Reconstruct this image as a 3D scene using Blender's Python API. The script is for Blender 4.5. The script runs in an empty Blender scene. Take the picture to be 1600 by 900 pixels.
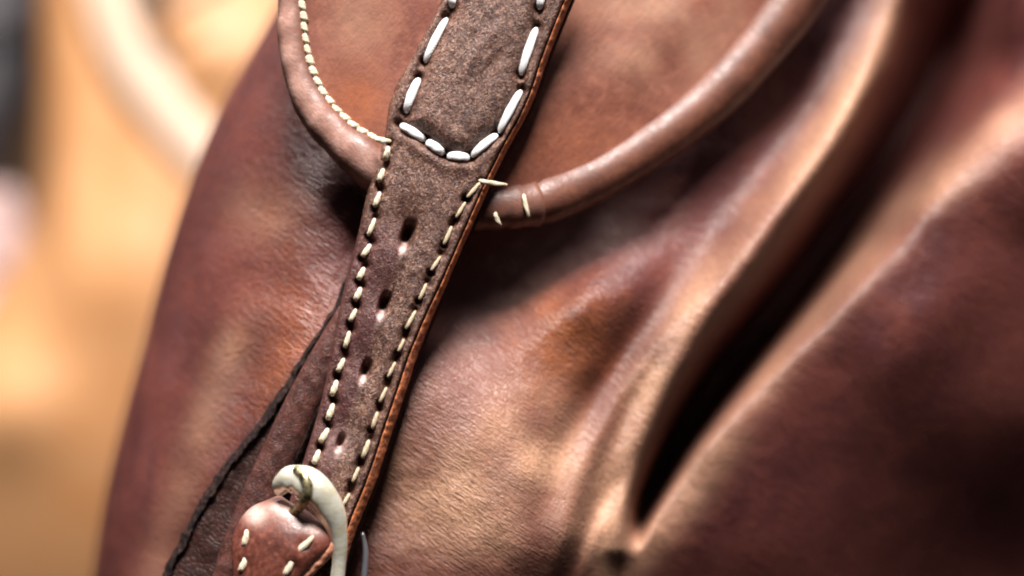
import bpy, bmesh, math, random
import numpy as np
from mathutils import Vector, Matrix

random.seed(4)
rng = np.random.default_rng(4)
C = bpy.context.scene.collection
S = 0.000167          # metres per design unit on the strap plane
D = 2700.0            # camera distance in design units

# ------------------------------------------------------------------ camera
cam_d = bpy.data.cameras.new('camera')
cam = bpy.data.objects.new('camera', cam_d); C.objects.link(cam)
cam.location = (0, -D * S, 0); cam.rotation_euler = (math.radians(90), 0, 0)
cam_d.sensor_width = 36; cam_d.lens = 36 * D / 1600.0
cam_d.clip_start = 0.02; cam_d.clip_end = 20
cam_d.dof.use_dof = True
cam_d.dof.focus_distance = (D - 20) * S
cam_d.dof.aperture_fstop = 2.6
bpy.context.scene.camera = cam

# ------------------------------------------------------------------ world
w = bpy.data.worlds.new('World'); bpy.context.scene.world = w; w.use_nodes = True
nt = w.node_tree; bg = nt.nodes['Background']
tc = nt.nodes.new('ShaderNodeTexCoord'); sp = nt.nodes.new('ShaderNodeSeparateXYZ')
rp = nt.nodes.new('ShaderNodeValToRGB')
nt.links.new(tc.outputs['Generated'], sp.inputs[0]); nt.links.new(sp.outputs['Z'], rp.inputs[0])
rp.color_ramp.elements[0].position = 0.1; rp.color_ramp.elements[0].color = (0.07, 0.042, 0.040, 1)
rp.color_ramp.elements[1].position = 0.9; rp.color_ramp.elements[1].color = (0.62, 0.66, 0.80, 1)
nt.links.new(rp.outputs[0], bg.inputs[0]); bg.inputs[1].default_value = 0.20

# ------------------------------------------------------------------ lamps
def area(name, loc, tgt, size, power, col):
    l = bpy.data.lights.new(name, 'AREA'); l.shape = 'DISK'; l.size = size; l.energy = power; l.color = col
    o = bpy.data.objects.new(name, l); C.objects.link(o); o.location = loc
    o.rotation_euler = (Vector(tgt) - Vector(loc)).to_track_quat('-Z', 'Y').to_euler()
    return o
area('key_lamp', (0.07, -0.68, 1.20), (0.0, 0, 0), 0.45, 56, (1.0, 0.96, 0.93))
area('background_lamp', (-0.38, 0.03, 1.15), (-0.26, 0.50, 0.0), 0.4, 21, (1.0, 0.95, 0.90))

vs = bpy.context.scene.view_settings
bpy.context.scene.display_settings.display_device = 'sRGB'
vs.view_transform = 'Standard'; vs.look = 'None'; vs.exposure = 0.18; vs.gamma = 1.0
bpy.context.scene.cycles.filter_width = 2.0
bpy.context.scene.cycles.use_denoising = True

# ------------------------------------------------------------------ helpers
def W(px, py, h):
    k = S * (D - h) / D
    return Vector(((px - 800) * k, -h * S, (450 - py) * k))

def Wn(px, py, h):
    k = S * (D - h) / D
    return np.stack([(px - 800) * k, -h * S, (450 - py) * k], -1)

def smooth_poly(pts, n):
    """Catmull-Rom resampling of a list of tuples (any dimension), even in arc length."""
    P = np.array(pts, float); m = len(P)
    out = []
    for i in range(m - 1):
        p0 = P[max(i - 1, 0)]; p1 = P[i]; p2 = P[i + 1]; p3 = P[min(i + 2, m - 1)]
        for t in np.linspace(0, 1, 24, endpoint=False):
            out.append(0.5 * ((2 * p1) + (-p0 + p2) * t + (2 * p0 - 5 * p1 + 4 * p2 - p3) * t * t + (-p0 + 3 * p1 - 3 * p2 + p3) * t ** 3))
    out.append(P[-1]); out = np.array(out)
    L = np.concatenate([[0], np.cumsum(np.linalg.norm(np.diff(out[:, :2], axis=0), axis=1))])
    s = np.linspace(0, L[-1], n)
    return np.stack([np.interp(s, L, out[:, k]) for k in range(out.shape[1])], -1)

def sstep(a, b, x):
    t = np.clip((x - a) / (b - a), 0, 1); return t * t * (3 - 2 * t)

_tab = rng.random((256, 256))
def vnoise(x, y):
    xi = np.floor(x).astype(int); yi = np.floor(y).astype(int); fx = x - xi; fy = y - yi
    fx = fx * fx * (3 - 2 * fx); fy = fy * fy * (3 - 2 * fy)
    g = lambda a, b: _tab[a % 256, b % 256]
    return (g(xi, yi) * (1 - fx) + g(xi + 1, yi) * fx) * (1 - fy) + (g(xi, yi + 1) * (1 - fx) + g(xi + 1, yi + 1) * fx) * fy - 0.5

def curve_dist(curve, X, Y):
    """distance to a polyline, signed side (+ = right hand when walking, image axes) and the 0..1 position along it."""
    c = curve[:, :2]; best = np.full(X.shape, 1e9); side = np.zeros(X.shape); tt = np.zeros(X.shape)
    for i in range(len(c) - 1):
        a = c[i]; b = c[i + 1]; d = b - a; L2 = d @ d
        t = np.clip(((X - a[0]) * d[0] + (Y - a[1]) * d[1]) / L2, 0, 1)
        qx = X - a[0] - t * d[0]; qy = Y - a[1] - t * d[1]; q = np.hypot(qx, qy)
        m = q < best
        best = np.where(m, q, best); cr = d[0] * (Y - a[1]) - d[1] * (X - a[0])
        side = np.where(m, np.sign(cr), side); tt = np.where(m, (i + t) / (len(c) - 1), tt)
    return best * side, tt

def mesh_obj(name, verts, faces, mat, parent=None, attrs=None, smooth=True, recalc=True):
    me = bpy.data.meshes.new(name)
    me.from_pydata([tuple(v) for v in verts], [], faces)
    if recalc:
        bm = bmesh.new(); bm.from_mesh(me); bmesh.ops.recalc_face_normals(bm, faces=bm.faces); bm.to_mesh(me); bm.free()
    if smooth:
        me.polygons.foreach_set('use_smooth', [True] * len(me.polygons))
    me.materials.append(mat)
    for k, v in (attrs or {}).items():
        a = me.attributes.new(k, 'FLOAT', 'POINT'); a.data.foreach_set('value', np.asarray(v, dtype=np.float32).ravel())
    o = bpy.data.objects.new(name, me); C.objects.link(o)
    if parent: o.parent = parent
    return o

def slab(name, PX, PY, H, t, mat, parent=None, attrs=None):
    """closed solid: a front grid of points and the same grid pushed back by t."""
    n, m = PX.shape
    top = Wn(PX, PY, H).reshape(-1, 3); bot = Wn(PX, PY, H - t).reshape(-1, 3)
    V = np.concatenate([top, bot]); N = n * m
    i, j = np.meshgrid(np.arange(n - 1), np.arange(m - 1), indexing='ij')
    a = (i * m + j).ravel(); F = np.stack([a, a + 1, a + m + 1, a + m], -1)
    faces = F.tolist() + (F[:, ::-1] + N).tolist()
    ring = [k for k in range(m)] + [r * m + m - 1 for r in range(1, n)] + [(n - 1) * m + k for k in range(m - 2, -1, -1)] + [r * m for r in range(n - 2, 0, -1)]
    for k in range(len(ring)):
        p, q = ring[k], ring[(k + 1) % len(ring)]
        faces.append([q, p, p + N, q + N])
    at = {k: np.concatenate([v.ravel(), v.ravel()]) for k, v in (attrs or {}).items()}
    return mesh_obj(name, V, faces, mat, parent, at)

def tube(name, path, mat, parent=None, seg=28, squash=1.0, fn=None, attrs_fn=None):
    """path rows: px, py, h, radius (design units)."""
    P = np.array([W(p[0], p[1], p[2]) for p in path]); R = np.array([p[3] for p in path]) * S
    T = np.gradient(P, axis=0); T /= np.linalg.norm(T, axis=1)[:, None]
    V = []; n = len(P); wear_highlight = []
    for i in range(n):
        f = Vector((0, -1, 0)); t = Vector(T[i]); b = t.cross(f).normalized(); f2 = b.cross(t).normalized()
        for k in range(seg):
            a = 2 * math.pi * k / seg
            r = R[i] * (fn(i / (n - 1), a) if fn else 1.0)
            V.append(Vector(P[i]) + b * (r * math.cos(a)) + f2 * (r * math.sin(a) * squash))
            if attrs_fn: wear_highlight.append(attrs_fn(i / (n - 1), a))
    F = []
    for i in range(n - 1):
        for k in range(seg):
            F.append([i * seg + k, i * seg + (k + 1) % seg, (i + 1) * seg + (k + 1) % seg, (i + 1) * seg + k])
    V.append(Vector(P[0])); V.append(Vector(P[-1])); a0, a1 = len(V) - 2, len(V) - 1
    for k in range(seg):
        F.append([a0, (k + 1) % seg, k]); F.append([a1, (n - 1) * seg + k, (n - 1) * seg + (k + 1) % seg])
    if attrs_fn: wear_highlight += [0, 0]
    return mesh_obj(name, V, F, mat, parent, {'wear_highlight': wear_highlight} if attrs_fn else None)

def empty(name, loc, label, cat):
    o = bpy.data.objects.new(name, None); C.objects.link(o); o.location = loc
    o['label'] = label; o['category'] = cat
    o.empty_display_size = 0.02
    return o

# ------------------------------------------------------------------ materials
def nd(t, typ, **kw):
    n = t.nodes.new(typ)
    for k, v in kw.items():
        if k.startswith('i_'): n.inputs[k[2:].replace('_', ' ')].default_value = v
        else: setattr(n, k, v)
    return n

def noise(t, vec, scale, detail=4, rough=0.55, dist=0.0):
    n = nd(t, 'ShaderNodeTexNoise'); n.inputs['Scale'].default_value = scale; n.inputs['Detail'].default_value = detail
    n.inputs['Roughness'].default_value = rough; n.inputs['Distortion'].default_value = dist
    t.links.new(vec, n.inputs['Vector']); return n.outputs['Fac']

def mixc(t, f, a, b, blend='MIX'):
    n = nd(t, 'ShaderNodeMix', data_type='RGBA', blend_type=blend)
    for sock, v in ((n.inputs[0], f), (n.inputs[6], a), (n.inputs[7], b)):
        if hasattr(v, 'is_output'): t.links.new(v, sock)
        else: sock.default_value = v
    return n.outputs[2]

def ramp(t, f, lo, hi, a=0.0, b=1.0):
    n = nd(t, 'ShaderNodeMapRange', interpolation_type='SMOOTHSTEP')
    t.links.new(f, n.inputs[0]); n.inputs[1].default_value = lo; n.inputs[2].default_value = hi
    n.inputs[3].default_value = a; n.inputs[4].default_value = b
    return n.outputs[0]

def mathn(t, op, a, b=0.0):
    n = nd(t, 'ShaderNodeMath', operation=op)
    for s_, v in ((n.inputs[0], a), (n.inputs[1], b)):
        if hasattr(v, 'is_output'): t.links.new(v, s_)
        else: s_.default_value = v
    return n.outputs[0]

def leather(name, dark, mid, light, pale=(0.62, 0.38, 0.25), fine=0.16, patch=0.006, speck=0.35, rough=0.42,
            bump=0.5, dist=2.0, wrinkle=0.0, wr_rot=0.6, wr_scale=(24, 6), sheen=0.0, fibre=0.0, spec=0.5, tint=None, cell=0.5, fcol=(0.33, 0.185, 0.125), medf=0.55, bigd=5):
    m = bpy.data.materials.new(name); m.use_nodes = True; t = m.node_tree
    b = t.nodes['Principled BSDF']
    tc = nd(t, 'ShaderNodeTexCoord'); mp = nd(t, 'ShaderNodeMapping'); mp.inputs['Scale'].default_value = (1 / S,) * 3
    t.links.new(tc.outputs['Object'], mp.inputs[0]); v = mp.outputs[0]
    big = noise(t, v, patch, bigd, 0.6, 0.6); med = noise(t, v, patch * 6, 5, 0.6); fin = noise(t, v, fine, 4, 0.6)
    col = mixc(t, ramp(t, big, 0.35, 0.65), (*dark, 1), (*mid, 1))
    col = mixc(t, ramp(t, med, 0.42, 0.75, 0, medf), col, (*light, 1))
    col = mixc(t, ramp(t, fin, 0.35, 0.65, 0, speck), col, mixc(t, 1.0, col, (0.42, 0.36, 0.34, 1), 'MULTIPLY'))
    if fibre:
        mp3 = nd(t, 'ShaderNodeMapping', vector_type='TEXTURE'); mp3.inputs['Rotation'].default_value = (0, -0.9, 0); mp3.inputs['Scale'].default_value = (6.5, 10, 4.3)
        t.links.new(v, mp3.inputs[0])
        fb = noise(t, mp3.outputs[0], 1.0, 3, 0.6, 1.4)
        col = mixc(t, ramp(t, fb, 0.5, 0.66, 0, fibre), col, (*fcol, 1))
        col = mixc(t, ramp(t, fb, 0.5, 0.34, 0, fibre), col, (dark[0] * .35, dark[1] * .35, dark[2] * .35, 1))
    at = nd(t, 'ShaderNodeAttribute', attribute_name='wear_highlight')  # pale mask: real wear together with painted highlights
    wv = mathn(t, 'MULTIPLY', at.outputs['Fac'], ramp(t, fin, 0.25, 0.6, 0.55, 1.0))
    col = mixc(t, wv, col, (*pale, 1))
    if tint:
        a2 = nd(t, 'ShaderNodeAttribute', attribute_name='tint')
        col = mixc(t, mathn(t, 'MULTIPLY', a2.outputs['Fac'], ramp(t, med, 0.3, 0.6, 0.5, 1.0)), col, (*tint, 1))
    t.links.new(col, b.inputs['Base Color'])
    t.links.new(ramp(t, med, 0.3, 0.7, rough + 0.08, rough - 0.07), b.inputs['Roughness'])
    b.inputs['Specular IOR Level'].default_value = spec
    if sheen:
        b.inputs['Sheen Weight'].default_value = sheen; b.inputs['Sheen Roughness'].default_value = 0.4
    # grain: pebbled cells, fine noise, and stretched micro creases
    vo = nd(t, 'ShaderNodeTexVoronoi', feature='DISTANCE_TO_EDGE'); vo.inputs['Scale'].default_value = fine * 0.9
    dv = nd(t, 'ShaderNodeVectorMath', operation='ADD')
    nn = nd(t, 'ShaderNodeTexNoise'); nn.inputs['Scale'].default_value = fine * 0.5; t.links.new(v, nn.inputs['Vector'])
    sc_ = nd(t, 'ShaderNodeVectorMath', operation='SCALE'); sc_.inputs['Scale'].default_value = 6.0; t.links.new(nn.outputs['Color'], sc_.inputs[0])
    t.links.new(v, dv.inputs[0]); t.links.new(sc_.outputs[0], dv.inputs[1]); t.links.new(dv.outputs[0], vo.inputs['Vector'])
    hgt = mathn(t, 'ADD', mathn(t, 'MULTIPLY', ramp(t, vo.outputs['Distance'], 0.0, 0.25), cell), mathn(t, 'MULTIPLY', fin, 0.9))
    if wrinkle:
        mp2 = nd(t, 'ShaderNodeMapping', vector_type='TEXTURE'); mp2.inputs['Rotation'].default_value = (0, wr_rot, 0)
        mp2.inputs['Scale'].default_value = (wr_scale[0], 20, wr_scale[1]); t.links.new(v, mp2.inputs[0])
        wn = noise(t, mp2.outputs[0], 1.0, 3, 0.6, 1.2)
        hgt = mathn(t, 'ADD', hgt, mathn(t, 'MULTIPLY', wn, wrinkle))
    if fibre: hgt = mathn(t, 'ADD', hgt, mathn(t, 'MULTIPLY', fb, 2.2))
    bp = nd(t, 'ShaderNodeBump'); bp.inputs['Strength'].default_value = bump; bp.inputs['Distance'].default_value = dist * S
    t.links.new(hgt, bp.inputs['Height']); t.links.new(bp.outputs[0], b.inputs['Normal'])
    return m

def plain(name, col, rough=0.5, metal=0.0, spec=0.5, bump_scale=None, bump=0.3, var=0.0, col2=None):
    m = bpy.data.materials.new(name); m.use_nodes = True; t = m.node_tree; b = t.nodes['Principled BSDF']
    b.inputs['Base Color'].default_value = (*col, 1); b.inputs['Roughness'].default_value = rough; b.inputs['Specular IOR Level'].default_value = spec; b.inputs['Metallic'].default_value = metal
    tc = nd(t, 'ShaderNodeTexCoord'); mp = nd(t, 'ShaderNodeMapping'); mp.inputs['Scale'].default_value = (1 / S,) * 3
    t.links.new(tc.outputs['Object'], mp.inputs[0])
    if bump_scale:
        f = noise(t, mp.outputs[0], bump_scale, 4)
        bp = nd(t, 'ShaderNodeBump'); bp.inputs['Strength'].default_value = bump; bp.inputs['Distance'].default_value = 2 * S
        t.links.new(f, bp.inputs['Height']); t.links.new(bp.outputs[0], b.inputs['Normal'])
        if col2: t.links.new(mixc(t, ramp(t, f, 0.42, 0.62), (*col, 1), (*col2, 1)), b.inputs['Base Color'])
    return m

def thread(name, col, col2):
    """twisted thread: slanting plies in local stitch coordinates"""
    m = bpy.data.materials.new(name); m.use_nodes = True; t = m.node_tree; b = t.nodes['Principled BSDF']
    tc = nd(t, 'ShaderNodeTexCoord'); wv = nd(t, 'ShaderNodeTexWave', wave_type='BANDS', bands_direction='DIAGONAL')
    wv.inputs['Scale'].default_value = 1.3; wv.inputs['Distortion'].default_value = 1.0
    t.links.new(tc.outputs['Object'], wv.inputs['Vector'])
    t.links.new(mixc(t, ramp(t, wv.outputs['Fac'], 0.0, 0.45), (*col2, 1), (*col, 1)), b.inputs['Base Color'])
    bp = nd(t, 'ShaderNodeBump'); bp.inputs['Strength'].default_value = 0.35; bp.inputs['Distance'].default_value = 0.0003
    t.links.new(wv.outputs['Fac'], bp.inputs['Height']); t.links.new(bp.outputs[0], b.inputs['Normal'])
    b.inputs['Roughness'].default_value = 0.75; b.inputs['Specular IOR Level'].default_value = 0.25
    return m

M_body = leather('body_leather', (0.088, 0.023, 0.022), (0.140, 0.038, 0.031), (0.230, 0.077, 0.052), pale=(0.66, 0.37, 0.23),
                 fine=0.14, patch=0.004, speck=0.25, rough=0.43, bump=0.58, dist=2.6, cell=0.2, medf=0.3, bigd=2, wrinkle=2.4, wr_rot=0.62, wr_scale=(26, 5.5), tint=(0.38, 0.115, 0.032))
M_flap = leather('flap_leather', (0.19, 0.062, 0.042), (0.27, 0.098, 0.064), (0.40, 0.175, 0.118), fine=0.12, patch=0.007,
                 speck=0.25, rough=0.42, bump=0.32, cell=0.1, wrinkle=1.2, wr_rot=-0.9, wr_scale=(40, 8), tint=(0.36, 0.110, 0.045))
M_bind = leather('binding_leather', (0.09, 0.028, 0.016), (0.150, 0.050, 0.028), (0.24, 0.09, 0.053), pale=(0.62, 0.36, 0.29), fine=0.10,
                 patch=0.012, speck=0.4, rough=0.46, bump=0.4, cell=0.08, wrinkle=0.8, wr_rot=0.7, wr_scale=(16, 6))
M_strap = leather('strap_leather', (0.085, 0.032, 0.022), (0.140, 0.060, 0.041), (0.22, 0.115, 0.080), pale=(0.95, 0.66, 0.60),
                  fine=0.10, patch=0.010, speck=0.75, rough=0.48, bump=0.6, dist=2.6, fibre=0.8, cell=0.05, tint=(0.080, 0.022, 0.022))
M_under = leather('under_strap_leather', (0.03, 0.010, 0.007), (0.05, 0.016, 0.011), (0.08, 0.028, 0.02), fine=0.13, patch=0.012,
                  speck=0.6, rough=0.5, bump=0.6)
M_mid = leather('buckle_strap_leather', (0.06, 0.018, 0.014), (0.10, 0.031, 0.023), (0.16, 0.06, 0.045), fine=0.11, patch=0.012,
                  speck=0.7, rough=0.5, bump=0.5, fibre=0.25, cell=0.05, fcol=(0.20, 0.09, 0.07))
M_loop = leather('loop_leather', (0.10, 0.026, 0.017), (0.17, 0.048, 0.031), (0.33, 0.13, 0.09), pale=(0.80, 0.56, 0.48), fine=0.13,
                 patch=0.02, speck=0.6, rough=0.40, bump=0.4, cell=0.1)
M_cut = plain('raw_cut_leather', (0.56, 0.17, 0.06), 0.7, bump_scale=0.16, bump=0.8, col2=(0.24, 0.08, 0.045))
M_cutp = plain('pale_cut_leather', (0.55, 0.24, 0.15), 0.7, bump_scale=0.12, bump=0.8, col2=(0.36, 0.13, 0.07))
M_blk = plain('black_edge_gap', (0.007, 0.005, 0.006), 0.85, spec=0.10, bump_scale=0.14, bump=0.9, col2=(0.035, 0.018, 0.014))  # black for strap edges and for the painted gap lines
M_white = thread('white_thread', (0.95, 0.94, 0.93), (0.85, 0.82, 0.80))
M_cream = thread('cream_thread', (0.80, 0.70, 0.52), (0.48, 0.36, 0.23))
M_brass = plain('aged_pale_brass', (0.93, 0.90, 0.76), 0.34, 0.55, bump_scale=0.075, bump=0.4, col2=(0.84, 0.78, 0.56))

_b = M_brass.node_tree.nodes['Principled BSDF']; _b.inputs['Coat Weight'].default_value = 0.6; _b.inputs['Coat Roughness'].default_value = 0.12
# ------------------------------------------------------------------ THE BROWN BAG
bag = empty('leather_bag', W(900, 1250, -400), 'worn brown leather bag with deep side fold, stitched strap and pale brass buckle', 'bag')
BL = bag.location
def adopt(o):      # keep world place under the empty
    o.matrix_parent_inverse = Matrix.Translation(-BL); return o

# ---- body height
ridge = smooth_poly([(1530, -200, -215), (1440, 0, -190), (1345, 180, -172), (1215, 350, -150), (1105, 490, -140), (1030, 620, -135), (985, 740, -150), (968, 850, -180)], 60)
valley = smooth_poly([(1590, -220), (1490, 0), (1412, 190), (1272, 400), (1108, 606), (1014, 770), (987, 868)], 70)
lip = smooth_poly([(2000, -60, -260), (1620, 180, -235), (1420, 345, -235), (1275, 500, -220), (1150, 670, -205), (1060, 800, -195), (985, 900, -200)], 60)

ctrl = [(460, 500, -66), (400, 800, -72), (450, 300, -100), (310, 850, -135), (330, 600, -140), (370, 350, -160), (480, 100, -110), (480, -200, -140), (300, 1200, -150), (500, 1200, -120),
        (600, 500, -60), (600, 300, -85), (700, 870, -32), (640, 740, -36), (700, 600, -36), (560, 800, -70),
        (770, 660, -26), (850, 740, -38), (900, 840, -64), (735, 400, -195), (815, 400, -205), (900, 385, -215), (735, 470, -150), (910, 470, -98), (860, 530, -84), (930, 600, -118),
        (960, 355, -215), (1010, 330, -215), (1100, 260, -215), (1270, 60, -300), (1380, -200, -380), (1000, 450, -135), (1170, 325, -235), (1070, 430, -185), (1290, 170, -310), (1370, 20, -350),
        (900, 640, -92), (700, 100, -120), (700, -200, -140), (1000, 0, -260), (1000, 200, -230),
        (1550, 105, -395), (1600, -30, -240), (1520, -70, -250), (1680, 40, -300), (1700, -160, -230), (1500, 520, -268), (1340, 700, -288), (1600, 380, -262), (1600, 900, -580), (1200, 860, -268), (1400, 900, -445), (1600, 650, -362),
        (1900, 500, -500), (1900, 1200, -850), (1300, 1200, -520), (1000, 1150, -300), (760, 1200, -150)]
ctrl += [(1460, 60, -350), (1400, 200, -320), (1290, 370, -280), (1150, 560, -225), (1040, 740, -200), (1000, 860, -195), (1010, 520, -150), (930, 640, -128), (940, 800, -130), (960, 880, -165)]
ctrl += [tuple(p) for p in lip[::7]]
CP = np.array(ctrl)
def tps_fit(P, h, lam=60.0):
    n = len(P); r2 = ((P[:, None] - P[None]) ** 2).sum(-1) / 1e4
    K = np.where(r2 > 0, 0.5 * r2 * np.log(np.maximum(r2, 1e-12)), 0) + np.eye(n) * lam * 1e-3
    A = np.concatenate([np.ones((n, 1)), P / 100], 1)
    M = np.block([[K, A], [A.T, np.zeros((3, 3))]])
    return np.linalg.solve(M, np.concatenate([h, np.zeros(3)]))
cf = tps_fit(CP[:, :2], CP[:, 2])
def tps(X, Y):
    out = cf[-3] + cf[-2] * X / 100 + cf[-1] * Y / 100
    for k, p in enumerate(CP):
        r2 = ((X - p[0]) ** 2 + (Y - p[1]) ** 2) / 1e4
        out = out + cf[k] * 0.5 * r2 * np.log(np.maximum(r2, 1e-12))
    return out

def gauss(d, w): return np.exp(-(d / w) ** 2)

def fold(X, Y, pts, amp, wl, wr, taper=True):
    c = smooth_poly(pts, 30); d, t = curve_dist(c, X, Y)
    wd = np.where(d < 0, wl, wr)
    e = np.exp(-(d / wd) ** 2)
    if taper: e = e * np.clip(np.sin(np.pi * np.clip(t, 0.0, 1)), 0, 1)
    return amp * e

def body_h(X, Y):
    H = tps(X, Y)
    d, t = curve_dist(valley, X, Y)            # walking down-left: d>0 lies on the left/ridge side
    side_r = -d
    wr = 8 + 84 * (1 - t) ** 0.85; wl = 8 + 60 * (1 - t) ** 0.8
    wd = np.where(side_r > 0, wr, wl)
    e = np.exp(-np.abs(d / wd) ** np.where(side_r > 0, 2.6, 2.0))
    depth = np.interp(t, [0, 0.5, 0.8, 1], [500, 460, 330, 260]) * sstep(1.0, 0.92, t)
    H = H - depth * e
    # rim of the pinched end and the rounded ridge and lip
    dr, tr = curve_dist(ridge, X, Y); H = H + np.interp(tr, [0, 0.2, 0.5, 0.7, 0.85, 1.0], [150, 140, 105, 75, 50, 30]) * np.exp(-np.abs(dr / np.where(dr > 0, np.interp(tr, [0, .5, 1], [54, 50, 32]), np.interp(tr, [0, .5, 1], [70, 60, 30]))) ** 2)
    dl, tl = curve_dist(lip, X, Y); H = H + 12 * gauss(dl, 60) * sstep(0.0, 0.1, tl)
    H += 4 * np.exp(-((X - 985) ** 2 + (Y - 893) ** 2) / 20 ** 2)
    # lesser folds
    H += fold(X, Y, [(1070, 400), (960, 560), (880, 700), (830, 860)], -20, 22, 26)
    H += fold(X, Y, [(1120, 430), (1010, 560), (930, 700), (880, 850), (850, 960)], 16, 16, 18)
    H += fold(X, Y, [(1000, 700), (940, 800), (900, 900), (880, 980)], -20, 16, 22)
    H += fold(X, Y, [(960, 760), (920, 860), (890, 950)], 14, 12, 12)
    H += fold(X, Y, [(1010, 400), (900, 460), (830, 520), (800, 590)], 14, 46, 40)
    H += fold(X, Y, [(980, 480), (900, 560), (840, 610)], -6, 34, 34)
    H += fold(X, Y, [(1330, 60), (1240, 190), (1130, 320), (1020, 420)], -8, 50, 44)
    # left side swells
    H += fold(X, Y, [(420, 330), (370, 520), (320, 700), (270, 900)], 15, 34, 46)
    H += fold(X, Y, [(300, 380), (290, 560), (250, 720), (220, 900)], -18, 30, 32)
    H += fold(X, Y, [(540, 250), (470, 330), (380, 430)], 12, 50, 40)
    H += fold(X, Y, [(470, 430), (420, 520), (360, 640)], -9, 20, 26)
    H += fold(X, Y, [(540, 480), (450, 590), (370, 700), (290, 830)], 12, 22, 24)
    # broad faint swells over the right hand panel
    H += fold(X, Y, [(1560, 380), (1440, 520), (1330, 600)], 16, 60, 60)
    H += fold(X, Y, [(1250, 640), (1180, 700), (1130, 760)], -3, 24, 30)
    calm = np.where(dl < 0, sstep(-160, 0, dl), 1.0) * 0.85 + 0.15
    H += 9 * vnoise(X / 95, Y / 95) * calm + (4 * vnoise(X / 41 + 9, Y / 41) + 1.6 * vnoise(X / 17, Y / 17 + 3)) * calm
    return H

ys = np.linspace(-260, 1230, 300)
sil = np.array([(-260, 560), (-100, 490), (0, 440), (70, 402), (130, 365), (200, 331), (300, 292), (430, 252), (540, 226), (660, 192), (770, 166), (900, 146), (1050, 130), (1230, 120)])
fine_y = np.interp(ys, sil[:, 0], sil[:, 1]); ker = np.ones(21) / 21
fine_y = np.convolve(np.pad(fine_y, 10, mode='reflect', reflect_type='odd'), ker, mode='valid')
Rw, Rh = 230.0, 330.0
ang = np.linspace(-math.pi * 0.45, math.pi / 2, 46)
cols = []
for a in ang[:-1]:
    X = fine_y + Rw * (1 - math.cos(a)); cols.append((X, ys, 'e', math.sin(a)))
xr = 1950.0
us = np.linspace(0, 1, 330)
PX = []; PY = []; PH = []
for (X, Y, _, sn) in cols:
    h0 = body_h(np.maximum(X, fine_y + 4), Y)
    drop = Rh * (1 - sn); PX.append(X); PY.append(Y)
    hb = body_h(fine_y + Rw, Y)
    wgt = max(sn, 0) ** 1.0
    PH.append(hb * (1 - wgt) + h0 * wgt - drop)
for u in us:
    X = (fine_y + Rw) * (1 - u) + xr * u; PX.append(X); PY.append(ys); PH.append(body_h(X, ys))
PX = np.array(PX).T; PY = np.array(PY).T; PH = np.array(PH).T
# far right, top and bottom roll backwards
PH = PH - 500 * sstep(1750, 1950, PX) ** 2 - 350 * sstep(1050, 1230, PY) ** 2 - 300 * sstep(-120, -260, PY) ** 2
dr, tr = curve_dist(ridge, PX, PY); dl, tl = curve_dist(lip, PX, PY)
wear_highlightv = 0.85 * gauss(dr - 22, 35) * sstep(0.0, 0.3, tr) + 0.50 * gauss(dl - 10, 34)  # pull-up wear plus highlights painted on the lit flanks of ridge and lip
wear_highlightv += 0.8 * np.exp(-((PX - 720) / 130) ** 2 - ((PY - 760) / 150) ** 2) + 0.5 * gauss(PX - 860, 60) * gauss(PY - 720, 130)  # peach sheen of the light-facing lower body, painted into the colour
wear_highlightv += 0.35 * np.exp(-(((PX - 330) + (PY - 640) * 0.33) / 30) ** 2) * sstep(430, 560, PY)  # pale streak paints a highlight down the left side
wear_highlightv += 0.42 * np.exp(-((PX - 430) / 60) ** 2 - ((PY - 330) / 50) ** 2)
wear_highlightv = np.clip(wear_highlightv * (0.75 + 0.9 * vnoise(PX / 60, PY / 60)), 0, 0.85)
tintv = 0.55 * np.exp(-((PX - 880) / 95) ** 2 - ((PY - 530) / 85) ** 2) + 0.35 * np.exp(-((PX - 450) / 70) ** 2 - ((PY - 560) / 130) ** 2)
body = adopt(slab('body', PX, PY, PH, 500, M_body, bag, {'wear_highlight': wear_highlightv, 'tint': np.clip(tintv, 0, 1)}))

# ---- flap
def flap_h(X, Y):
    r = np.maximum(X - 660, 0); l = np.maximum(600 - X, 0)
    return -6 - 0.40 * r * r / (r + 90) - 0.10 * l - 0.00035 * l * l + 5 * vnoise(X / 120 + 4, Y / 120) + 2.0 * vnoise(X / 45, Y / 45 + 7) + 8 * np.exp(-(((X - 1000) * 0.6 + (Y - 80) * 0.8) / 60.0) ** 2)

Lb = smooth_poly([(462, -260, 0, 24), (458, -80, 0, 23), (457, 0, 0, 23), (458, 50, 0, 24), (463, 95, 0, 25), (477, 140, 0, 27), (501, 182, 0, 30), (533, 217, 0, 33), (568, 247, 0, 36), (620, 285, 0, 38), (680, 312, 0, 37)], 110)
Rb = smooth_poly([(680, 312, 0, 36), (730, 325, 0, 35), (775, 323, 0, 36), (830, 318, 0, 37), (880, 300, 0, 38), (950, 266, 0, 38), (1035, 210, 0, 40), (1110, 150, 0, 43), (1175, 80, 0, 46), (1228, 10, 0, 50), (1280, -80, 0, 52), (1360, -260, 0, 52)], 150)
for A in (Lb, Rb):
    A[:, 2] = flap_h(A[:, 0], A[:, 1]) - 8 - 20 * sstep(790, 860, A[:, 0]) - 46 * sstep(592, 640, A[:, 0]) * sstep(768, 735, A[:, 0])
for A in (Lb, Rb):
    A[:, 2] = np.convolve(np.pad(A[:, 2], 9, 'edge'), np.ones(19) / 19, 'valid')
ysf = np.linspace(-258, 308, 150)
xl = np.interp(ysf, Lb[:, 1], Lb[:, 0]); xr_ = np.interp(-ysf, -Rb[:, 1], Rb[:, 0])
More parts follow.
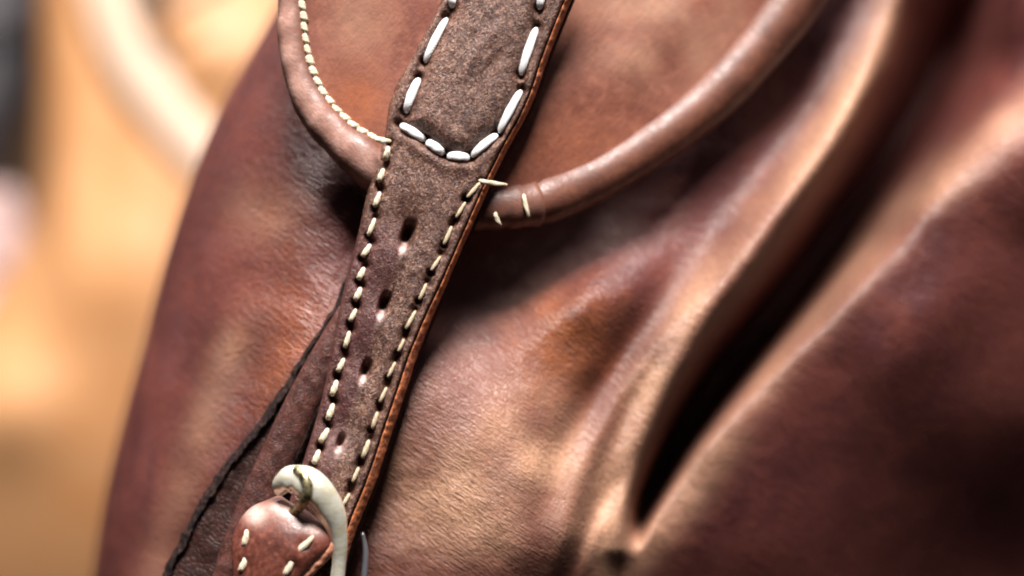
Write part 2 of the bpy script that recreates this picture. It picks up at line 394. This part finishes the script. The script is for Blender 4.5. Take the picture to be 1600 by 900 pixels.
# right curve: use only the part where y decreases to the right
k0 = int(np.argmax(Rb[:, 1])); rr = Rb[k0:]
xr_ = np.interp(ysf, rr[::-1, 1], rr[::-1, 0])
U = np.linspace(0, 1, 180)
FX = xl[:, None] * (1 - U) + xr_[:, None] * U; FY = np.repeat(ysf[:, None], len(U), 1)
FH = flap_h(FX, FY)
fw = 0.55 * np.clip(np.exp(-((FX - 1030) / 110) ** 2 - ((FY - 40) / 80) ** 2) * (0.6 + 1.2 * vnoise(FX / 50, FY / 50)), 0, 1) + 0.25 * np.exp(-((FX - 560) / 50) ** 2 - ((FY - 30) / 60) ** 2)
ft = 0.7 * np.exp(-((FX - 560) / 45) ** 2 - ((FY - 160) / 50) ** 2) + 0.35 * np.exp(-((FX - 900) / 120) ** 2 - ((FY - 230) / 60) ** 2)
flap = adopt(slab('flap', FX, FY, FH, 16, M_flap, bag, {'wear_highlight': fw, 'tint': ft}))
def wob(ph):
    return lambda t, a: 1 + 0.012 * float(vnoise(np.array(t * 60 + ph), np.array(a * 1.5))) * 2 + 0.010 * float(vnoise(np.array(t * 140 + ph), np.array(a * 1.1))) * 2 + 0.035 * math.sin(31 * t + ph) + 0.02 * math.sin(83 * t + 2 * a + ph)
bl = tube('binding', Lb, M_bind, flap, 32, 1.0, wob(0.3), lambda t, a: 0.8 * max(0, math.cos(a - 1.1)) ** 2 * (0.5 + 0.5 * math.sin(t * 40) ** 2))  # pale stripe along the tube is a painted highlight
ks = int(np.argmin(np.hypot(Rb[:, 0] - 826, Rb[:, 1] - 319)))
bmid = tube('binding', Rb[:ks + 2], M_bind, flap, 32, 1.0, wob(1.9), lambda t, a: 0.12)
kk = ks
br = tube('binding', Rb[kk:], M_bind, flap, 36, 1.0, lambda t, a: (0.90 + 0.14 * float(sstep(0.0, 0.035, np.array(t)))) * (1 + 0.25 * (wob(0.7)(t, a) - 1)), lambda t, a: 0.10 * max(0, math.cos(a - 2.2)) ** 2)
br['label'] = 'smooth rolled edge right of the strap'
bl['label'] = 'rolled edge left of the strap with close cream stitching'

# ---- stitches
def stitch_mesh(name, L, R, mat, arch=0.5, seg=14, n=27, ply=0.10, lean=0.0):
    """an arched thread lying along local X, ends dipping into the leather (design units, scaled)"""
    V = []; F = []
    for i in range(n):
        t = -1 + 2 * i / (n - 1)
        r = R * (max(1 - abs(t) ** 3.0, 0.0) ** 0.6 * 0.74 + 0.26)
        z = arch * R * (1 - abs(t) ** 3) - R * 0.75
        for k in range(seg):
            a = 2 * math.pi * k / seg
            q_ = r * (1 + ply * math.cos(2 * a + 7 * t))
            q_ *= 1 - lean * t
            V.append((t * L / 2, q_ * math.cos(a) + R * 2.2 * lean * t * t, z + q_ * 0.62 * math.sin(a)))
    for i in range(n - 1):
        for k in range(seg):
            F.append([i * seg + k, i * seg + (k + 1) % seg, (i + 1) * seg + (k + 1) % seg, (i + 1) * seg + k])
    F.append(list(range(seg))); F.append([(n - 1) * seg + k for k in range(seg)])
    me = bpy.data.meshes.new(name); me.from_pydata(V, [], F)
    bm = bmesh.new(); bm.from_mesh(me); bmesh.ops.recalc_face_normals(bm, faces=bm.faces); bm.to_mesh(me); bm.free()
    me.polygons.foreach_set('use_smooth', [True] * len(me.polygons)); me.materials.append(mat)
    return me
st_white = stitch_mesh('stitch', 10, 1.55, M_white, 1.1, ply=0.045)
st_cream = stitch_mesh('stitch', 10, 1.9, M_cream, 0.95, lean=0.16)
M_tanthread = thread('tan_thread', (0.66, 0.55, 0.38), (0.36, 0.25, 0.15))
st_tan = stitch_mesh('stitch', 10, 1.9, M_tanthread, 0.85, lean=0.12)

def place_stitch(me, p, q, h, wid, parent, nrm=(0, -1, 0), base_l=10.0, base_r=1.55, dh=0.0):
    a = W(p[0], p[1], h); b = W(q[0], q[1], h + dh)
    x = (b - a); L = x.length; x.normalize()
    z = Vector(nrm).normalized(); y = z.cross(x).normalized(); z = x.cross(y)
    o = bpy.data.objects.new('stitch', me); C.objects.link(o); o.parent = parent
    o.matrix_parent_inverse = Matrix.Translation(-BL)
    o.matrix_parent_inverse = Matrix.Identity(4)
    k = S
    m = Matrix((( x.x * L / base_l, y.x * wid * S / (2 * base_r), z.x * wid * S / (2 * base_r), (a.x + b.x) / 2),
                ( x.y * L / base_l, y.y * wid * S / (2 * base_r), z.y * wid * S / (2 * base_r), (a.y + b.y) / 2),
                ( x.z * L / base_l, y.z * wid * S / (2 * base_r), z.z * wid * S / (2 * base_r), (a.z + b.z) / 2), (0, 0, 0, 1)))
    o.matrix_basis = m
    return o

def along(c, ang, L):
    r = math.radians(ang); dx, dy = math.cos(r) * L / 2, -math.sin(r) * L / 2
    return (c[0] - dx, c[1] - dy), (c[0] + dx, c[1] + dy)

# close stitching along the inner side of the left binding
bs = [(470, -24), (471, -8), (472, 9), (474, 26), (475, 43), (477, 61), (480, 78), (484, 95), (489, 112), (496, 128), (504, 144), (514, 158), (525, 171), (538, 184), (551, 195), (566, 205), (581, 214)]
for i, c in enumerate(bs):
    a = bs[max(i - 1, 0)]; b = bs[min(i + 1, len(bs) - 1)]
    an = math.degrees(math.atan2(-(b[1] - a[1]), b[0] - a[0])) + 14 + random.uniform(-5, 5)
    p, q = along(c, an, 22)
    dist, t = curve_dist(Lb, np.array([c[0] * 1.0]), np.array([c[1] * 1.0]))
    r = float(np.interp(t[0], np.linspace(0, 1, len(Lb)), Lb[:, 3])); hh = float(np.interp(t[0], np.linspace(0, 1, len(Lb)), Lb[:, 2]))
    hz = hh + math.sqrt(max(r * r - dist[0] ** 2, 30)) + 1.0
    place_stitch(st_cream, p, q, hz - 1.5, 11 + random.uniform(-1.5, 1.5), flap, (0.25, -1, 0.2), base_r=1.9)
# loose cream threads where the seam ends on the right binding
place_stitch(st_cream, (817, 303), (826, 340), 12 + float(flap_h(820., 320.)) + 14, 7, flap, (0.1, -1, 0.1), base_r=1.9)
place_stitch(st_cream, (772, 332), (782, 354), float(flap_h(778., 330.)) + 24, 7, flap, (0.1, -1, -0.4), base_r=1.9)

# ---- main strap
eL = smooth_poly([(735, -130), (712, -60), (690, 0), (650, 78), (622, 128), (608, 165), (602, 207), (589, 253), (573, 304), (560, 363), (549, 405), (538, 450), (527, 500), (517, 550), (507, 605), (494, 655), (476, 713), (455, 775), (440, 830), (425, 920)], 420)
eR = smooth_poly([(930, -130), (905, -60), (880, 0), (848, 80), (820, 160), (782, 232), (760, 276), (742, 317), (716, 376), (690, 435), (662, 495), (640, 547), (628, 580), (612, 628), (597, 672), (584, 712), (569, 755), (550, 800), (532, 850), (510, 930)], 420)
wst = [((709, -22), (706, 12)), ((698, 27), (663, 97)), ((654, 121), (633, 176)), ((625, 194), (665, 219)), ((666, 220), (694, 240)), ((698, 243), (734, 246)), ((736, 244), (777, 209)), ((779, 207), (814, 140)), ((813, 117), (838, 42)), ((842, 14), (852, -26))]
clL = [(605, 240, 80, 26), (596, 274, 74, 27), (590, 312, 72, 27), (581, 355, 70, 28), (573, 392, 58, 27), (565, 428, 66, 24), (560, 460, 68, 24), (552, 493, 68, 26), (543, 531, 72, 28), (533, 571, 66, 27), (523, 607, 76, 26), (517, 644, 66, 27), (507, 681, 64, 28), (495, 715, 66, 26)]
clR = [(740, 297, 48, 30), (720, 328, 62, 30), (700, 368, 68, 30), (681, 412, 62, 31), (661, 456, 64, 30), (642, 500, 66, 31), (627, 540, 68, 26), (612, 578, 68, 27), (599, 617, 70, 27), (586, 657, 68, 31), (572, 702, 68, 32), (556, 742, 68, 28), (541, 781, 66, 24)]
holes = [(636, 366), (600, 474), (571, 577), (532, 690)]
m = 84
U = np.linspace(0, 1, m); U = 0.5 - 0.5 * np.cos(U * math.pi) * (0.35 + 0.65) if False else U
SX = eL[:, 0][:, None] * (1 - U) + eR[:, 0][:, None] * U; SY = eL[:, 1][:, None] * (1 - U) + eR[:, 1][:, None] * U
def strap_base(u, Y):
    return 14 + 20 * u + 9 * np.sin(np.pi * np.clip(u, 0, 1)) + 0 * Y
Ug = np.repeat(U[None], SX.shape[0], 0)
SH = strap_base(Ug, SY) - 14 * (1 - np.sqrt(np.clip(1 - np.clip(1 - Ug / 0.05, 0, 1) ** 2, 0, 1))) - 4 * (1 - np.sqrt(np.clip(1 - np.clip(1 - (1 - Ug) / 0.03, 0, 1) ** 2, 0, 1)))
sw = np.zeros_like(SX); stt = np.zeros_like(SX)
def dimple(x, y, r, dep):
    global SH
    SH -= dep * np.exp(-((SX - x) ** 2 + (SY - y) ** 2) / r ** 2)
# puffed upper panel inside the white stitching, with the seam pressed in
line = np.array([p for s_ in wst for p in s_], float)
dd, tt = curve_dist(line, SX, SY)
inside = (dd < 0) if curve_dist(line, np.array([740.0]), np.array([100.0]))[0][0] < 0 else (dd > 0)
inside = inside & (SY < 250)
dabs = np.abs(dd)
SH += np.where(inside, 11 * sstep(0, 34, dabs), 0) - 6 * gauss(dd, 9) + np.where(~inside, 3 * gauss(dabs - 16, 10), 0)
for (p, q) in wst:
    dimple(*p, 7, 14); dimple(*q, 7, 14)
for lst in (clL, clR):
    cv = np.array([(c[0], c[1]) for c in lst], float); d1, _ = curve_dist(cv, SX, SY)
    SH -= 4 * gauss(d1, 8)
    for c in lst:
        p, q = along(c[:2], c[2] + 0, c[3] + 5); dimple(*p, 5.5, 15); dimple(*q, 5.5, 15)
for i, (x, y) in enumerate(holes):
    s_ = [1, 0.85, 0.75, 0.6][i]
    # slanted oval pit and the raised worn lip below it
    rx = (SX - x) * math.cos(0.35) - (SY - y) * math.sin(0.35) * -1; ry = (SY - y) * math.cos(0.35) - (SX - x) * math.sin(0.35)
    SH -= 46 * s_ * np.exp(-np.abs(rx / (6.5 * s_ + 1)) ** 3 - np.abs(ry / (15 * s_ + 1)) ** 3)
    SH -= 10 * s_ * np.exp(-((SX - x + 4) / 26) ** 2 - ((SY - y + 16) / 34) ** 2)
    lx, ly = x - 9 * s_, y + 28 * s_
    SH += 8 * s_ * np.exp(-((SX - lx) / 8) ** 2 - ((SY - ly) / 15) ** 2)
    sw += 1.5 * np.exp(-((SX - lx - (ly - SY) * 0.3) / 4.2) ** 2 - ((SY - ly + 3) / 14) ** 2) * (0.75 + 0.8 * vnoise(SX / 5, SY / 5))
# rows of little tears at the lowest hole
sw += 0.35 * np.exp(-((SX - 520) / 22) ** 2 - ((SY - 690) / 26) ** 2)
# long crease linking the holes: strap folded lengthwise
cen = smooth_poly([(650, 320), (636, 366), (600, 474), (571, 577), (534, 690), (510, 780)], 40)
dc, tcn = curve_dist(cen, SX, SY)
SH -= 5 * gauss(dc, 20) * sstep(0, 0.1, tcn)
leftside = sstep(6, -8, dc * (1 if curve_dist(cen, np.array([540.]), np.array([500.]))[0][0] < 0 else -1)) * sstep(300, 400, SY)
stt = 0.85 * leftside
# creases in the upper panel
SH += fold(SX, SY, [(800, 60), (765, 110), (740, 150)], -5, 6, 9) + fold(SX, SY, [(790, 30), (745, 80), (725, 130)], 4, 10, 8)
SH += 1.5 * vnoise(SX / 15, SY / 15) + 0.6 * vnoise(SX / 6 + 5, SY / 6)
sw = np.clip(sw, 0, 1)
strap = adopt(slab('strap', SX, SY, SH, 16, M_strap, bag, {'wear_highlight': sw, 'tint': np.clip(stt, 0, 1)}))

def edge_strip(name, path, off0, off1, h0, h1, mat, parent, nsub=5, rough=0.0):
    """a raw cut edge or black gap strip following a path; offsets (px outward) may vary along it"""
    n = len(path); T = np.gradient(path[:, :2], axis=0); T /= np.linalg.norm(T, axis=1)[:, None]
    Nn = np.stack([-T[:, 1], T[:, 0]], -1)
    if Nn[n // 2, 0] < 0: Nn = -Nn
    u = np.linspace(0, 1, nsub)
    o0 = np.broadcast_to(off0, n); o1 = np.broadcast_to(off1, n)
    off = o0[:, None] * (1 - u) + o1[:, None] * u
    X = path[:, 0][:, None] + Nn[:, 0][:, None] * off; Y = path[:, 1][:, None] + Nn[:, 1][:, None] * off
    H = (np.broadcast_to(h0, n)[:, None] * (1 - u) + np.broadcast_to(h1, n)[:, None] * u) + 3 * np.sin(np.pi * u)[None]
    H = H + rough * vnoise(X / 7, Y / 7)
    X = X + rough * 0.3 * vnoise(X / 11 + 3, Y / 11)
    return slab(name, X, Y, H, 9, mat, parent)

ow = np.interp(eR[:, 1], [0, 250, 420, 600, 900], [9, 8, 8, 13, 14])
e1 = edge_strip('cut_edge_or_gap', eR, -2, 3.5, 27, 22, M_blk, strap, 4, 1.0)  # black strip painted in for the dark gap between layers
e2 = edge_strip('cut_edge_or_gap', eR, 3.0, 3 + ow, 28, 10, M_cut, strap, 6, 3.0); e2['label'] = 'raw orange cut edge'
e3 = edge_strip('cut_edge_or_gap', eR, 2.5 + ow, 8 + ow, 9, -8, M_blk, strap, 4, 1.0); e3['label'] = 'black outer edge strip'  # black strip along the outside of the orange edge
for (p, q) in wst:
    # height at the strap surface beneath the stitch
    i = np.argmin((SX - (p[0] + q[0]) / 2) ** 2 + (SY - (p[1] + q[1]) / 2) ** 2); hh = SH.ravel()[i]
    place_stitch(st_white, p, q, hh + 4, 13.2 + random.uniform(-1.2, 1.5), strap, (-0.1, -1, 0.1))
for lst, wd in ((clL, 8.6), (clR, 6.6)):
    for c in lst:
        p, q = along(c[:2], c[2] + random.uniform(-5, 5), c[3] + random.uniform(-4, 2))
        i = np.argmin((SX - c[0]) ** 2 + (SY - c[1]) ** 2); hh = SH.ravel()[i]
        place_stitch(st_cream if lst is clL else st_tan, p, q, hh + 2.6, wd + random.uniform(-1.5, 1.5), strap, (-0.15, -1, 0.1), base_r=1.9)
# the thread that turns over the strap's right edge onto the binding, and the one on the left
place_stitch(st_cream, (749, 283), (794, 290), 44, 7, strap, base_r=1.9, dh=-22)
place_stitch(st_cream, (584, 217), (611, 222), 34, 9, strap, base_r=1.9)

# ---- straps beneath
uL = smooth_poly([(560, 400), (537, 455), (505, 505), (475, 552), (450, 600), (420, 645), (385, 690), (350, 733), (318, 785), (290, 835), (258, 900), (225, 980)], 160)
uR = smooth_poly([(640, 420), (620, 480), (600, 540), (580, 600), (560, 660), (540, 720), (520, 770), (500, 820), (480, 870), (460, 910), (440, 950), (420, 1000)], 160)
U = np.linspace(0, 1, 40)
X = uL[:, 0][:, None] * (1 - U) + uR[:, 0][:, None] * U; Y = uL[:, 1][:, None] * (1 - U) + uR[:, 1][:, None] * U
H = -58 + 10 * np.sin(np.pi * U)[None] ** 0.6 + 0 * X + 3 * vnoise(X / 22, Y / 22) - 6 * fold(X, Y, [(470, 590), (400, 700), (320, 860)], 1, 10, 10)
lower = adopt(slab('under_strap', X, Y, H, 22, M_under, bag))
ub = edge_strip('cut_edge_or_gap', uL, -6 + 5 * vnoise(uL[:, 1] / 26, uL[:, 1] * 0) + 3 * vnoise(uL[:, 1] / 6, uL[:, 1] * 0), 6 + 5 * vnoise(uL[:, 1] / 17 + 5, uL[:, 1] * 0) + 4 * vnoise(uL[:, 1] / 5, uL[:, 1] * 0 + 7), -62, -46, M_blk, lower, 6, 2.0)
mL = smooth_poly([(530, 478), (489, 545), (458, 600), (432, 652), (410, 700), (386, 750), (362, 810), (343, 860), (330, 905), (300, 980)], 130)
mR = smooth_poly([(560, 490), (530, 575), (508, 620), (492, 650), (470, 700), (450, 745), (430, 800), (410, 860), (390, 920), (370, 1000)], 130)
X = mL[:, 0][:, None] * (1 - U) + mR[:, 0][:, None] * U; Y = mL[:, 1][:, None] * (1 - U) + mR[:, 1][:, None] * U
H = -16 + 16 * np.sin(np.pi * U)[None] ** 0.5 - 6 * U[None] + 0 * X + 3 * vnoise(X / 15, Y / 15)
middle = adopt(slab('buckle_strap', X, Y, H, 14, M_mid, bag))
edge_strip('cut_edge_or_gap', mR, -2, 9, -14, -30, M_blk, middle, 5, 2.0)  # black strip standing in for the shaded gap beside the main strap

# ---- buckle
bk = smooth_poly([(436, 770, 40, 8), (441, 757, 52, 17), (455, 750, 60, 23), (474, 754, 68, 27), (495, 769, 70, 26), (511, 789, 66, 24), (523, 814, 62, 19), (529, 843, 58, 14), (530, 872, 54, 11.5), (527, 905, 52, 11), (520, 960, 50, 11), (500, 1010, 46, 12), (450, 1040, 44, 13), (390, 1035, 44, 13), (350, 1000, 44, 12)], 130)
buckle = adopt(tube('buckle', bk, M_brass, bag, 40, 0.8, lambda t, a: 1 + 0.02 * math.sin(60 * t) - 0.10 * math.exp(-((a - 0.75) / 0.22) ** 2) - 0.22 * math.exp(-((t - 0.075) / 0.014) ** 2) * (0.5 + 0.5 * math.cos(a - 1.0)) - 0.12 * math.exp(-((t - 0.035) / 0.012) ** 2)))
buckle['label'] = 'curved pale brass buckle frame'
pr = smooth_poly([(462, 733, 76, 6), (476, 745, 92, 7.5), (481, 762, 96, 8), (476, 780, 88, 8), (466, 794, 66, 8), (450, 805, 50, 7)], 40)
M_prong = plain('tarnished_brass', (0.42, 0.36, 0.20), 0.45, 0.7, bump_scale=0.12, bump=0.8, col2=(0.06, 0.045, 0.025))
pr[:, 2] -= 2
tube('prong', pr, M_prong, buckle, 16)
# thin steel edge of the keeper peeping out right of the strap
kp = smooth_poly([(566, 832, -16, 3.2), (571, 860, -18, 4.5), (570, 890, -20, 5), (566, 930, -22, 5), (560, 980, -24, 5)], 30)
M_steel = plain('dull_steel', (0.30, 0.30, 0.33), 0.4, 0.7, bump_scale=0.1)
adopt(tube('keeper_edge', kp, M_steel, bag, 12))

# ---- leather loop folded over the buckle bar
lpL = smooth_poly([(432, 782, 4), (407, 785, 14), (386, 798, 28), (371, 819, 40), (363, 845, 47), (362, 874, 50), (364, 905, 50), (358, 960, 50), (345, 1020, 46)], 90)
lpR = smooth_poly([(440, 781, 6), (472, 794, 26), (488, 804, 38), (502, 815, 48), (518, 836, 60), (512, 858, 66), (486, 885, 68), (464, 915, 66), (448, 960, 62), (440, 1020, 56)], 90)
U = np.linspace(0, 1, 50); n = 90
X = lpL[:, 0][:, None] * (1 - U) + lpR[:, 0][:, None] * U; Y = lpL[:, 1][:, None] * (1 - U) + lpR[:, 1][:, None] * U
bulge = np.sin(np.pi * np.clip(U, 0, 1))[None]
Y = Y - 10 * bulge * sstep(0.35, 0.0, np.linspace(0, 1, n))[:, None]
H = lpL[:, 2][:, None] * (1 - U) + lpR[:, 2][:, None] * U + 24 * bulge ** 0.7 * sstep(-0.05, 0.18, np.linspace(0, 1, n))[:, None] + 2 * vnoise(X / 24, Y / 24)
lst_ = [(384, 842, 78, 28), (380, 883, 66, 26), (476, 852, 42, 40), (451, 888, 60, 30), (378, 925, 80, 26), (436, 930, 70, 28)]
for c in lst_:
    H -= 5 * np.exp(-((X - c[0]) ** 2 + (Y - c[1]) ** 2) / 11 ** 2)
wl = 0.75 * np.exp(-((X - 400) / 16) ** 2 - ((Y - 803) / 16) ** 2) + 0.7 * np.exp(-((X - 448) / 22) ** 2 - ((Y - 795) / 16) ** 2) + 0.4 * np.exp(-((X - 490) / 20) ** 2 - ((Y - 822) / 14) ** 2)  # pale spots paint the highlights along the top of the fold
loop = adopt(slab('leather_loop', X, Y, H, 16, M_loop, bag, {'wear_highlight': np.clip(wl, 0, 1)}))
LX, LY, LH = X, Y, H
sel = lpR[18:]
e = edge_strip('cut_edge_or_gap', sel, -1, 12, sel[:, 2] - 1, sel[:, 2] - 7, M_cutp, loop, 6, 3.0)
for c in lst_:
    p, q = along(c[:2], c[2], c[3]); i = np.argmin((LX - c[0]) ** 2 + (LY - c[1]) ** 2)
    place_stitch(st_cream, p, q, LH.ravel()[i] + 3, 9.5, loop, base_r=1.9)

# everything under an adopted part keeps its world place: parts carry the inverse, children inherit
# ------------------------------------------------------------------ BACKGROUND
def backsheet(name, xs, ysv, hf, t, mat, parent):
    X, Y = np.meshgrid(xs, ysv); H = hf(X, Y)
    return slab(name, X, Y, H, t, mat, parent)

M_tan = leather('tan_leather', (0.50, 0.225, 0.085), (0.55, 0.275, 0.12), (0.61, 0.35, 0.18), fine=0.05, patch=0.002, speck=0.1, rough=0.5, bump=0.15)
M_pale = leather('pale_strap_leather', (0.60, 0.41, 0.29), (0.65, 0.46, 0.34), (0.70, 0.53, 0.41), fine=0.05, patch=0.002, speck=0.05, rough=0.45, bump=0.1)
M_grey = leather('grey_leather', (0.030, 0.026, 0.028), (0.05, 0.045, 0.05), (0.08, 0.075, 0.085), fine=0.05, patch=0.003, speck=0.2, rough=0.5, bump=0.2)
M_mauve = leather('mauve_leather', (0.45, 0.30, 0.28), (0.55, 0.38, 0.36), (0.62, 0.46, 0.42), fine=0.05, patch=0.003, speck=0.1, rough=0.5, bump=0.2)

def rounded_bag(name, label, cat, outline_l, outline_r, y0, y1, h0, bulge, t, mat, hf=None, nx=70, ny=90):
    root = empty(name, W((outline_l[0][1] + outline_r[0][1]) / 2, y1, h0), label, cat)
    ysv = np.linspace(y0, y1, ny)
    l = np.array(outline_l, float); r = np.array(outline_r, float)
    xl_ = np.interp(ysv, l[:, 0], l[:, 1]); xr2 = np.interp(ysv, r[:, 0], r[:, 1])
    k = np.ones(9) / 9
    xl_ = np.convolve(np.pad(xl_, 4, 'edge'), k, 'valid'); xr2 = np.convolve(np.pad(xr2, 4, 'edge'), k, 'valid')
    a = np.linspace(0, math.pi, nx); u = (1 - np.cos(a)) / 2
    X = xl_[:, None] * (1 - u) + xr2[:, None] * u; Y = np.repeat(ysv[:, None], nx, 1)
    v = np.clip((Y - y0) / (y1 - y0), 0, 1); vv = np.clip(1 - (2 * v - 1) ** 6, 0, 1) ** 0.5
    H = h0 + bulge * np.sqrt(np.clip(1 - (2 * u - 1) ** 4, 0, 1))[None] * vv
    if hf: H = H + hf(X, Y)
    b = slab('body', X, Y, H, t, mat, root); b.matrix_parent_inverse = Matrix.Translation(-root.location)
    return root, b

def tan_h(X, Y):
    H = 60 * np.exp(-(((X - 190) - (Y - 450) * 0.1) / 90) ** 2 - ((Y - 420) / 130) ** 2)
    H += 70 * np.exp(-((X - 0) / 90) ** 2 - ((Y - 640) / 90) ** 2)
    H += -0.0011 * np.maximum(Y - 560, 0) ** 2
    H += 50 * np.exp(-((X - 100) / 40) ** 2) * sstep(600, 300, Y)
    H += 50 * np.exp(-((X - 330) / 60) ** 2 - ((Y - 90) / 60) ** 2)
    return H
tan, tb = rounded_bag('tan_bag', 'tan leather bag with pale strap, out of focus behind the brown bag', 'bag',
                 [(-300, 60), (200, 62), (330, 60), (430, 20), (520, -60), (700, -160), (1300, -200)], [(-300, 600), (1300, 800)], -300, 1400, -2900, 330, 600, M_tan, tan_h)
def adopt2(o, root): o.matrix_parent_inverse = Matrix.Translation(-root.location); return o
sL = smooth_poly([(110, -320), (112, -160), (120, -40), (140, 45), (175, 125), (225, 200), (290, 275), (360, 345), (450, 420)], 90)
sR = smooth_poly([(212, -320), (208, -160), (215, -40), (234, 30), (268, 105), (317, 175), (368, 235), (430, 300), (520, 370)], 90)
U = np.linspace(0, 1, 22)
X = sL[:, 0][:, None] * (1 - U) + sR[:, 0][:, None] * U; Y = sL[:, 1][:, None] * (1 - U) + sR[:, 1][:, None] * U
adopt2(slab('strap', X, Y, -2560 + 30 * np.sin(np.pi * U)[None] ** 0.6 + 0 * X, 40, M_pale, tan), tan)
M_dark = plain('dark_gap_shade', (0.03, 0.02, 0.012), 0.4, 0.2)
dk = smooth_poly([(215, -90, -2450, 30), (235, -30, -2450, 34), (258, 12, -2450, 30), (300, -5, -2450, 18), (360, -30, -2450, 16)], 40)  # dark tube standing in for the shaded gap beside the pale strap
adopt2(tube('strap_gap_shade', dk, M_dark, tan, 16), tan)

grey, gb = rounded_bag('grey_bag', 'dark blue-grey bag at the upper left edge, far out of focus', 'bag', [(-300, -260), (400, -260)], [(-300, 70), (60, 72), (150, 62), (210, 30), (400, -20)], -300, 330, -3600, 300, 600, M_grey)
gf = smooth_poly([(-250, 20, -3250, 22), (-100, 50, -3250, 22), (30, 20, -3250, 20), (60, -60, -3250, 18)], 40)
adopt2(tube('handle', gf, M_grey, grey, 16), grey)
mv, mb = rounded_bag('mauve_pouch', 'dusty pink pouch at the left edge below the dark grey bag, blurred', 'pouch', [(280, -240), (700, -240)], [(280, 10), (320, 40), (420, 55), (700, 60)], 290, 900, -3500, 260, 400, M_mauve)
fl_ys = np.linspace(300, 420, 30); fx = np.linspace(-200, 30, 30)
X, Y = np.meshgrid(fx, fl_ys)
adopt2(slab('flap', X, Y, -3225 + 0 * X + 8 * np.sin(X / 60), 12, M_mauve, mv), mv)

M_wall = plain('dark_wall_paint', (0.07, 0.035, 0.015), 0.9)
wx = 3.0
wall = mesh_obj('wall', [(-wx, 0.95, -1.2), (wx, 0.95, -1.2), (wx, 0.95, 1.6), (-wx, 0.95, 1.6), (-wx, 1.0, -1.2), (wx, 1.0, -1.2), (wx, 1.0, 1.6), (-wx, 1.0, 1.6)],
                [[0, 1, 2, 3], [4, 5, 6, 7], [0, 1, 5, 4], [2, 3, 7, 6], [1, 2, 6, 5], [0, 3, 7, 4]], M_wall, None, smooth=False)
wall['kind'] = 'structure'
